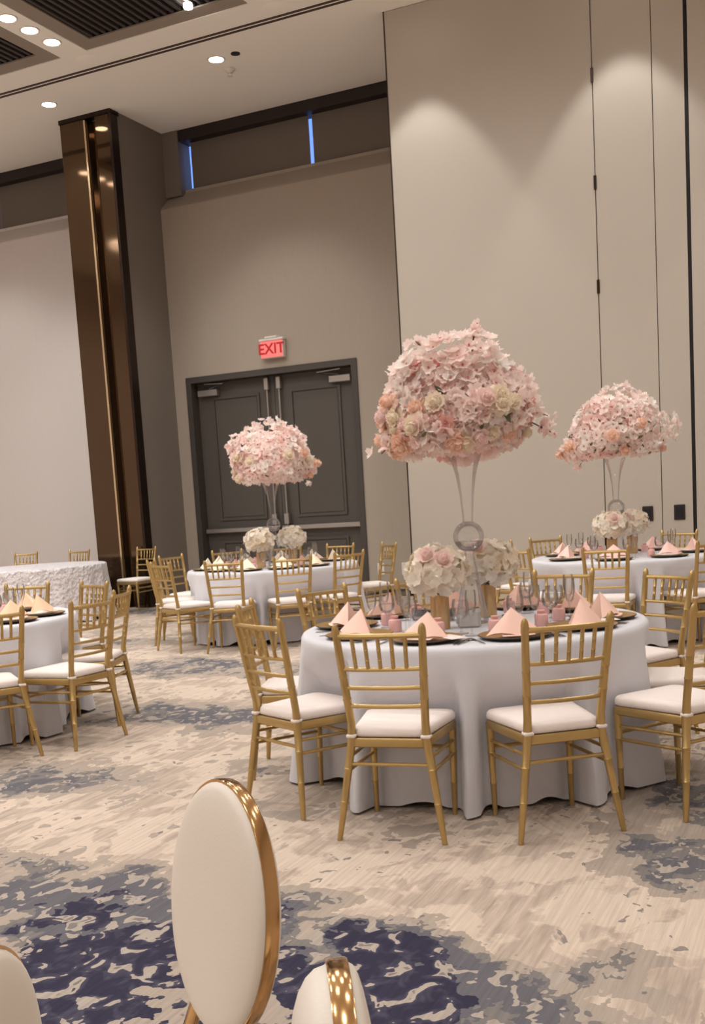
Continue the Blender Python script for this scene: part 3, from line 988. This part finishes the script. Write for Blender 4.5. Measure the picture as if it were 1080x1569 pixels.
for k, c, R in ((1, T1, R1), (2, T2, R2), (3, T3, R3), (5, T5, R5)):
    seats = list(CHAIRS[k])
    if k == 5:
        seats.append((T5[0] + .75, T5[1] + .15, 95, 'far right seat', ''))
    ang = [atan2(q[1] - c[1], q[0] - c[0]) for q in seats]
    need = 2 * math.asin(.176 / (R - .215))
    for _ in range(60):                                  # keep neighbouring settings clear of each other
        order = sorted(range(len(ang)), key=lambda i: ang[i] % (2 * pi))
        for i, j in zip(order, order[1:] + order[:1]):
            d = (ang[j] - ang[i]) % (2 * pi)
            if d < need:
                ang[i] -= (need - d) / 2
                ang[j] += (need - d) / 2
    for i, (x, y, deg, nick, lab) in enumerate(seats):
        a = ang[i]
        rz = a + pi / 2                                  # local +y points to the table centre
        def P_(lx, ly):
            rr = R - ly
            return c[0] + rr * cos(a) - lx * sin(a), c[1] + rr * sin(a) + lx * cos(a)
        px, py = P_(0, .215)
        where = 'at the %s of the %s' % (nick, TNAME[k])
        one('charger_plate', CHARGER, 'gold charger plate with dark rim ' + where, 'plate', px, py, TOP, rz, 'charger plates')
        if k in (3, 5):
            one('dinner_plate', PLATE, 'white china plate on the charger ' + where, 'plate', px, py, TOP + .006, rz, 'white plates')
        one('napkin', NAPS[k][i % 3], NCOL[k] + ' pyramid-folded napkin ' + where, 'napkin', px, py, TOP + (.0255 if k in (3, 5) else .013), rz + rs.uniform(-.4, .4), 'folded napkins')
        if k == 1 and i in (0, 1, 8):
            one('menu_card', MENU, 'white menu card beside the napkin ' + where, 'card', *P_(.13, .19), TOP + .0225, rz + .9, 'menu cards')
        gx, gy = P_(.165, .385)
        one('champagne_flute', FLUTE, 'clear champagne flute ' + where, 'glass', gx, gy, TOP, 0, 'champagne flutes')
        gx, gy = P_(.09, .45)
        g = one('water_goblet', GOBLET, 'clear stemmed goblet of water ' + where, 'glass', gx, gy, TOP, 0, 'water goblets')
        link('water', ICE, g)
        gx, gy = P_(-.02, .43)
        f = one('favour_jar', FAV, 'little pink favour jar ' + where, 'favour', gx, gy, TOP, rs.uniform(0, 6), 'pink favours')
        link('ribbon', RIB, f)['label'] = 'rose ribbon'
        if k == 1:
            for nm, lx in (('fork', -.186), ('knife', .18), ('spoon', .200)):
                one(nm, CUT[nm], 'silver %s %s' % (nm, where), nm, *P_(lx, .19), TOP, rz + rs.uniform(-.06, .06), 'silver cutlery')

# ------------------------------------------------------------------ flowers
def petal(m, ang, ln, wd, tilt, cup, mi=0, z0=0, r0=.0, rows=3):
    """one cupped petal leaving the centre at angle ang"""
    ca, sa = cos(ang), sin(ang)
    rings = []
    for i in range(rows + 1):
        u = i / rows
        w = wd * (.28 + .72 * sin(pi * min(1, u * .62 + .08)))
        w *= (1 if u < .99 else .55)
        rr = r0 + ln * u * cos(tilt + cup * u)
        zz = z0 + ln * u * sin(tilt + cup * u)
        row = []
        for q in (-1, 0, 1):
            lx, ly = rr, q * w / 2
            z = zz + (abs(q) * .16 * w)
            if u > .99 and q == 0:
                lx -= ln * .10
            row.append((lx * ca - ly * sa, lx * sa + ly * ca, z))
        rings.append(row)
    m.loft(rings, False, mi, closed=False)
def blossom_mesh(m_, seed, ln=.034, wd=.032):
    r = random.Random(seed)
    m = MB()
    for i in range(5):
        petal(m, 2 * pi * i / 5 + r.uniform(-.15, .15), ln * r.uniform(.9, 1.1), wd, r.uniform(.15, .55), r.uniform(-.2, .5), 0, rows=2)
    m.lathe([(.0035, 0), (.004, .008), (0, .012)], 5, mi=1)
    return m.mesh('blossom', [m_, STAMEN], True, 0)
def rose_mesh(m_, seed):
    r = random.Random(seed)
    m = MB()
    for ring, (n, ln, wd, tilt, r0) in enumerate(((3, .032, .028, 1.45, .004), (4, .040, .036, 1.2, .008), (5, .046, .046, .9, .010), (6, .050, .052, .45, .010))):
        for i in range(n):
            petal(m, 2 * pi * i / n + ring * .6 + r.uniform(-.1, .1), ln, wd, tilt + r.uniform(-.08, .08), .35 - ring * .32, 0, z0=-.012 * ring + .015, r0=r0, rows=3)
    m.lathe([(.003, -.03), (.02, -.015), (.028, .01), (.012, .04), (0, .042)], 8)
    return m.mesh('rose', m_, True, 0)
def floret_mesh(m_, seed):
    r = random.Random(seed)
    m = MB()
    for i in range(4):
        petal(m, pi / 2 * i + r.uniform(-.12, .12), .036 * r.uniform(.9, 1.1), .044, r.uniform(.05, .35), r.uniform(-.3, .3), 0, rows=2)
    return m.mesh('floret', m_, True, 0)
BLOS = {m.name: [blossom_mesh(m, 5 * i + v) for v in range(3)] for i, m in enumerate((PET_BLUSH, PET_PINK, PET_WHITE, PET_ROSE))}
ROSES = {m.name: [rose_mesh(m, 3 * i + v) for v in range(2)] for i, m in enumerate((PET_PEACH, PET_CREAM, PET_PINK))}
FLOR = {m.name: [floret_mesh(m, 7 * i + v) for v in range(3)] for i, m in enumerate((PET_IVORY, PET_CREAM, PET_BLUSH))}
LEAF_ME = MB()
LEAF_ME.loft([[(-.002, 0, 0), (0, 0, .0), (.002, 0, 0)], [(-.012, .02, .004), (0, .02, 0), (.012, .02, .004)], [(-.010, .04, .006), (0, .04, .003), (.010, .04, .006)], [(-.001, .06, .004), (0, .062, .003), (.001, .06, .004)]], False, closed=False)
LEAF_ME = LEAF_ME.mesh('leaf', LEAF, True, 0)


def orient(nrm, spin):
    q = Vector(nrm).to_track_quat('Z', 'Y').to_matrix()
    return (q @ Matrix.Rotation(spin, 3, 'Z')).to_euler()


def bouquet(c, z0, z1, hw, label, seed, pal, roses, n_part, n_mass, sprigs=(), leaves=20, lumps=44):
    """dome of blossoms over a core; the blossoms that face the camera are single parts"""
    r = random.Random(seed)
    zc, hz = z0 + (z1 - z0) * .42, (z1 - z0)
    t = thing('flower_arrangement', label, 'flowers', (c[0], c[1], z0))
    bumps = []
    for _ in range(lumps):
        a, e = r.uniform(0, 2 * pi), math.asin(r.uniform(-.7, 1))
        bumps.append((Vector((cos(a) * cos(e), sin(a) * cos(e), sin(e))), r.uniform(-.05, .26), r.uniform(.05, .20)))
    def surf(d, k=1.0):
        s = 1.0
        for b_, h, w in bumps:
            q = 1 - b_.dot(d)
            if q < w:
                s += h * (1 - q / w) ** 1.2
        s *= k
        vz = (z1 - zc) if d.z > 0 else (zc - z0)
        rh = max(.15, hypot(d.x, d.y)) ** -.28
        return Vector((d.x * hw * s * .92 * rh, d.y * hw * s * .92 * rh, zc - z0 + d.z * vz * s * .92))
    m = MB()
    core = []
    for i in range(9):
        e = -pi / 2 + pi * i / 8
        core.append([tuple(surf(Vector((cos(2 * pi * j / 18) * cos(e), sin(2 * pi * j / 18) * cos(e), sin(e))), .70)) for j in range(18)])
    m.loft(core, True)
    link('core', m.mesh('core', FOAM), t)
    view = Vector((-c[0], -c[1], HCAM - zc)).normalized()
    pts = []
    n = n_part + n_mass
    tot = int(n * 1.1)
    for i in range(tot):
        z = 1 - 2 * (i + .5) / tot
        a = pi * (1 + sqrt(5)) * i
        d = Vector((sqrt(1 - z * z) * cos(a), sqrt(1 - z * z) * sin(a), z))
        d = (d + Vector((r.gauss(0, .025), r.gauss(0, .025), r.gauss(0, .025)))).normalized()
        if d.z < -.82:
            continue
        pts.append(d)
    r.shuffle(pts)
    pts = pts[:n]
    pts.sort(key=lambda d: -(d.dot(view)))
    mass = MB()
    def pick(d):
        # drifts of one tint rather than an even sprinkle
        k = sin(4 * d.x + 1.3 * seed) + sin(5 * d.z + seed) + sin(4 * d.y + 2.1 * seed) + r.gauss(0, .8)
        return pal[min(len(pal) - 1, max(0, int((k + 2.2) / 4.4 * len(pal))))]
    mats_ = []
    cache = {}
    for i, d in enumerate(pts):
        p = surf(d, r.uniform(.93, 1.05))
        nrm = (d + Vector((r.gauss(0, .3), r.gauss(0, .3), r.gauss(0, .3)))).normalized()
        mm = pick(d)
        me = r.choice(BLOS[mm.name])
        rot = orient(nrm, r.uniform(0, 6.28))
        sc = r.uniform(1.15, 1.7)
        if i < n_part:
            link('blossom', me, t, p, rot, sc)
        else:
            if mm not in mats_:
                mats_.append(mm)
            R3_ = rot.to_matrix() * sc
            vs = [tuple(R3_ @ v.co + p) for v in me.vertices]
            mass.add(vs, [tuple(pl.vertices) for pl in me.polygons], mats_.index(mm))
    if mass.v:
        o = link('blossom_mass', mass.mesh('blossom_mass', mats_, True, 0), t)
        o['kind'] = 'stuff'
    for mm, cnt in roses:
        for _ in range(cnt):
            a = r.uniform(0, 2 * pi)
            e = r.uniform(-.75, .25)
            d = Vector((cos(a) * cos(e), sin(a) * cos(e), sin(e)))
            if d.dot(Vector((view.x, view.y, 0))) < -.3:
                d.x, d.y = -d.x, -d.y
            link('rose', r.choice(ROSES[mm.name]), t, surf(d, 1.10), orient(d, r.uniform(0, 6)), r.uniform(.9, 1.15))
    for _ in range(leaves):
        a, e = r.uniform(0, 2 * pi), r.uniform(-.8, .9)
        d = Vector((cos(a) * cos(e), sin(a) * cos(e), sin(e)))
        if d.dot(view) < -.2:
            d = -d
        link('leaf', LEAF_ME, t, surf(d, 1.06), orient((d + Vector((r.gauss(0, .4), r.gauss(0, .4), r.gauss(0, .4)))).normalized(), r.uniform(0, 6)), r.uniform(.7, 1.1))
    # loose sprigs: a twig with blossoms near its tip
    for d0, ln in sprigs:
        d0 = Vector(d0).normalized()
        s0 = surf(d0, .8)
        s1 = surf(d0, 1.0) + d0 * ln
        mid = (s0 + s1) / 2 + Vector((0, 0, .03))
        sp = link('sprig', MB().tube([tuple(s0), tuple(mid), tuple(s1)], [.005, .004, .0025], 6).mesh('sprig', TWIG), t)
        for i in range(int(ln / .016) + 3):
            u = r.uniform(.45, 1.05)
            q = s0.lerp(s1, u) + Vector((r.gauss(0, .02), r.gauss(0, .02), r.gauss(0, .02) + .03 * sin(pi * min(u, 1))))
            link('blossom', r.choice(BLOS[r.choice(pal[:3]).name]), sp, q, orient(Vector((r.gauss(0, 1), r.gauss(0, 1), r.gauss(0, 1))).normalized(), r.uniform(0, 6)), r.uniform(.8, 1.1))
    return t


RX, RY = cos(YAW), -sin(YAW)           # picture-right direction on the floor plan
def across(k, dep, z):
    """direction with k along the room's diagonal, dep towards the entrance side"""
    return (RX * k + sin(YAW) * -dep, RY * k + cos(YAW) * -dep, z)
bouquet((-1.765, 5.2), 1.62, 2.08, .335, 'large blush pink blossom bouquet with peach roses in the nearest tall vase', 3,
        [PET_PINK, PET_BLUSH, PET_BLUSH, PET_BLUSH, PET_WHITE, PET_BLUSH, PET_PINK, PET_WHITE, PET_ROSE], ((PET_PEACH, 14), (PET_CREAM, 11), (PET_PINK, 5)), 300, 620,
        [(across(1, .2, -.35), .16), (across(1, .3, -.1), .12), (across(-.9, .4, -.55), .12), (across(.1, .2, 1), .05), (across(-.35, .2, .9), .05), (across(.8, .1, .55), .05)], leaves=14)
bouquet((-5.68, 10.22), 1.63, 2.22, .40, 'pale pink and white blossom bouquet in the tall vase before the double door', 5,
        [PET_WHITE, PET_BLUSH, PET_BLUSH, PET_PINK, PET_WHITE, PET_BLUSH], ((PET_PEACH, 4), (PET_CREAM, 6)), 220, 380,
        [(across(-1, .2, -.5), .1), (across(.8, .2, -.7), .14), (across(.2, .2, .9), .08)], leaves=4)
bouquet((-1.95, 10.1), 1.66, 2.22, .375, 'blush blossom bouquet flecked with green leaves, before the movable wall', 9,
        [PET_PINK, PET_BLUSH, PET_WHITE, PET_BLUSH, PET_WHITE, PET_BLUSH], ((PET_PEACH, 6),), 220, 380,
        [(across(-1, .2, -.4), .08), (across(-.6, .2, -.8), .1)], leaves=48)


def tall_vase(c, label):
    t = thing('trumpet_vase', label, 'vase', (c[0], c[1], TOP))
    h = [(.085, .0), (.084, .03), (.066, .12), (.045, .22), (.030, .31), (.024, .35)]
    link('flared_foot', MB().lathe(h, 32, caps=(True, False)).mesh('flared_foot', GLASS_THICK), t)
    link('glass_ball', MB().lathe([(.024, .35)] + [(.079 * cos(e), .445 + .079 * sin(e)) for e in [-1.25 + i * .25 for i in range(11)]] + [(.026, .522)], 32).mesh('glass_ball', GLASS_THICK), t)
    wr = sqrt(.077 ** 2 - .025 ** 2)
    link('water', MB().lathe([(0, .369)] + [(.0765 * cos(e), .445 + .0765 * sin(e)) for e in [-1.4 + i * .18 for i in range(7)]] + [(wr, .42), (0, .42)], 28).mesh('water', glass('vase_water', (.96, .96, .97, 1), .2, .5)), t)
    link('trumpet', MB().lathe([(.026, .522), (.028, .56), (.036, .66), (.052, .76), (.075, .84), (.098, .90), (.1, .905), (.097, .905)], 32).mesh('trumpet', GLASS), t)
    return t
tall_vase((-1.755, 5.2), 'tall clear trumpet vase with glass ball holding the big near bouquet')
tall_vase((-5.68, 10.22), 'tall clear trumpet vase with glass ball before the double door')
tall_vase((-1.95, 10.1), 'tall clear trumpet vase with glass ball before the movable wall')


def hydrangea(c, z, r_, label, seed, pinks=2, n=85):
    r = random.Random(seed)
    t = thing('hydrangea_bunch', label, 'flowers', (c[0], c[1], z))
    m = MB()
    m.lathe([(0, -r_ * .62), (r_ * .5, -r_ * .52), (r_ * .84, -r_ * .15), (r_ * .82, r_ * .2), (r_ * .5, r_ * .55), (0, r_ * .66)], 16)
    link('core', m.mesh('core', PET_IVORY), t)
    link('stem', MB().tube([(0, 0, -r_ * .5), (0, 0, -r_ * .5 - .09)], .012, 8).mesh('stem', LEAF), t)
    for i in range(n):
        zz = 1 - 1.75 * (i + .5) / n
        a = pi * (1 + sqrt(5)) * i
        d = Vector((sqrt(max(0, 1 - zz * zz)) * cos(a), sqrt(max(0, 1 - zz * zz)) * sin(a), zz))
        k = r.uniform(.88, 1.08)
        link('floret', r.choice(FLOR[r.choice((PET_IVORY, PET_IVORY, PET_CREAM)).name]), t, (d.x * r_ * k, d.y * r_ * k, d.z * r_ * .78 * k),
             orient((d + Vector((r.gauss(0, .25), r.gauss(0, .25), r.gauss(0, .25)))).normalized(), r.uniform(0, 6)), r.uniform(.9, 1.3))
    for i in range(pinks):
        a = r.uniform(-2.4, -.9)
        d = Vector((cos(a) * .7, sin(a) * .7, r.uniform(.3, .75))).normalized()
        link('rose', r.choice(ROSES[PET_PINK.name]), t, (d.x * r_, d.y * r_, d.z * r_ * .8), orient(d, r.uniform(0, 6)), 1.1)
    return t


def gold_vase(c, label, h=.175, r_=.046):
    t = thing('gold_vase', label, 'vase', (c[0], c[1], TOP))
    link('cylinder', MB().lathe([(0, 0), (r_, 0), (r_ + .002, .004), (r_ + .002, h), (r_ - .002, h), (r_ - .003, .01), (0, .01)], 28).mesh('cylinder', GOLD_VASE), t)
    link('glass_rim', MB().lathe([(r_ + .002, h), (r_ + .004, h + .02), (r_ + .003, h + .02), (r_, h)], 28).mesh('glass_rim', GLASS), t)
    return t


gold_vase((-1.845, 4.97), 'gold mercury-glass cylinder vase in front, nearest centre of the near table')
hydrangea((-1.855, 4.975), TOP + .285, .148, 'full white hydrangea bunch with a pink rose, in front on the near table', 2, 2, 95)
gold_vase((-1.75, 5.45), 'gold mercury-glass cylinder vase behind the trumpet vase of the near table')
hydrangea((-1.745, 5.45), TOP + .285, .150, 'white hydrangea bunch behind the trumpet vase on the near table', 4, 1, 95)
gold_vase((-5.72, 9.97), 'gold mercury-glass cylinder vase at the centre of the door table', .165)
hydrangea((-5.73, 9.98), TOP + .285, .155, 'white hydrangea bunch in front of the trumpet vase on the door table', 6, 0, 80)
gold_vase((-5.60, 10.47), 'gold mercury-glass cylinder vase behind the door table\'s trumpet vase', .165)
hydrangea((-5.60, 10.47), TOP + .285, .150, 'white hydrangea bunch behind the trumpet vase on the door table', 8, 0, 80)
gold_vase((-1.95, 9.86), 'gold mercury-glass cylinder vase on the table before the movable wall', .165)
hydrangea((-1.95, 9.86), TOP + .285, .155, 'white hydrangea bunch in front of the far bouquet\'s vase, before the movable wall', 10, 1, 80)
hydrangea((-1.85, 10.32), TOP + .285, .150, 'white hydrangea bunch beside the lock plate, behind the far trumpet vase', 12, 1, 80)
gold_vase((-1.85, 10.32), 'gold mercury-glass cylinder vase behind the far trumpet vase', .165)

# small things at the centre of the near table
t = thing('glass_block', 'square frosted glass block beside the gold vase on the near table', 'candle block', (-1.72, 5.05, TOP), .25)
link('block', MB().box(-.055, .055, -.055, .055, 0, .085, bev=.008).mesh('block', STONE), t)
link('well', MB().lathe([(.022, .085), (.02, .0855), (0, .0855)], 16).mesh('well', DARK), t)
for x, y, l in ((-2.10, 5.33, 'clear votive cup with grey band left of the hydrangeas'), (-1.93, 5.31, 'clear votive cup with grey band behind the front hydrangea'), (-1.50, 5.02, 'clear votive cup with grey band right of the glass block')):
    t = thing('votive_cup', l, 'candle holder', (x, y, TOP))
    link('cup', MB().lathe([(0, 0), (.036, 0), (.038, .004), (.040, .062), (.038, .062), (.036, .006), (0, .006)], 22).mesh('cup', GLASS_THICK), t)
    link('band', MB().lathe([(.0393, .022), (.0405, .024), (.0408, .05), (.0398, .052)], 22).mesh('band', CANDLE), t)
    link('wax', MB().lathe([(.033, .006), (.033, .03), (0, .03)], 18).mesh('wax', CHINA), t)


# ------------------------------------------------------------------ white oval-back chairs in front
def oval_chair(label, center, phi_deg, tilt, a=.18, b_=.225, dome=.022, dome2=None):
    """center: middle of the oval back; phi: the way the sitter looks"""
    phi = radians(phi_deg)
    n = Vector((cos(phi), sin(phi), 0))
    tg = Vector((-sin(phi), cos(phi), 0))
    up = Vector((0, 0, cos(tilt))) + n * sin(tilt)
    nn = n * cos(tilt) - Vector((0, 0, sin(tilt)))
    c = Vector(center)
    t = thing('oval_back_chair', label, 'chair', (center[0], center[1], 0))
    base = Vector((center[0], center[1], 0))
    def disc(off0, off1, k0=1.0, dome=0, rows=7, N=56):
        rings = []
        rings.append((1.0, off0))
        s = 1 if off1 > off0 else -1
        for i in range(rows + 1):
            u = i / rows * pi / 2
            rings.append((k0 * (cos(u) ** .55 if dome else 1 - i / rows), off1 + (dome * s * sin(u) if dome else 0)))
        out = []
        for k, off in rings:
            k = max(k, .015)
            out.append([tuple(c - base + nn * off + tg * (a * k * cos(2 * pi * j / N)) + up * (b_ * k * sin(2 * pi * j / N))) for j in range(N)])
        return MB().loft(out, True)
    hb = .0125
    link('front_pad', disc(hb - .002, hb + .002, .985, dome).mesh('front_pad', LEATHER, True, 50), t)['label'] = 'white upholstered oval pad'
    link('rear_pad', disc(-hb + .002, -hb - .002, .985, dome2 or dome).mesh('rear_pad', LEATHER, True, 50), t)
    # polished band around the edge
    N = 72
    rings = []
    for k, off in ((.97, -hb), (1.012, -hb), (1.018, -hb + .003), (1.018, hb - .003), (1.012, hb), (.97, hb)):
        rings.append([tuple(c - base + nn * off + tg * (a * k * cos(2 * pi * j / N)) + up * (b_ * k * sin(2 * pi * j / N))) for j in range(N)])
    band = link('gold_band', MB().loft(rings, False).mesh('gold_band', GOLD_MIRROR, True, 30), t)
    band['label'] = 'polished gold band around the back'
    # seat, frame and legs
    sz = .43
    sc = n * .235
    m = MB()
    m.lathe([(0, sz - .03), (.195, sz - .03), (.215, sz - .015), (.215, sz + .01), (.19, sz + .03), (.1, sz + .04), (0, sz + .042)], 36, c=(sc.x, sc.y))
    link('seat', m.mesh('seat', LEATHER), t)['label'] = 'round white seat'
    link('seat_band', MB().lathe([(.19, sz - .06), (.218, sz - .06), (.22, sz - .03), (.19, sz - .03)], 36, c=(sc.x, sc.y)).mesh('seat_band', GOLD_MIRROR), t)
    for sx in (-1, 1):
        p0 = n * .04 + tg * (.13 * sx) + Vector((0, 0, sz - .05))
        p1 = c - base + tg * (a * .50 * sx) - up * (b_ * .90) - nn * .004
        link('back_support', MB().tube([tuple(p0), tuple(p0.lerp(p1, .5) + tg * (.015 * sx)), tuple(p1)], .014, 10).mesh('back_support', GOLD_MIRROR), t)
        for f_ in (.08, .38):
            q0 = n * f_ + tg * (.15 * sx) + Vector((0, 0, sz - .04))
            q1 = n * (f_ + (f_ - .235) * .35) + tg * (.18 * sx)
            link('leg', MB().tube([tuple(q0), tuple(q1)], [.018, .012], 10).mesh('leg', GOLD_MIRROR), t)
    return t


oval_chair('white oval-backed chair with gold rim in the foreground, tall and seen whole', (-1.012, 1.54, .725), 238.8, -.13, .178, .225)
oval_chair('white oval-backed chair seen edge-on, two pads either side of a gold band', (-.504, .994, .692), 29.5, -.02, .180, .225, .020, .052)
oval_chair('white oval-backed chair of which only a curved edge shows in the corner', (-.94, .86, .708), 200, -.08, .180, .225)
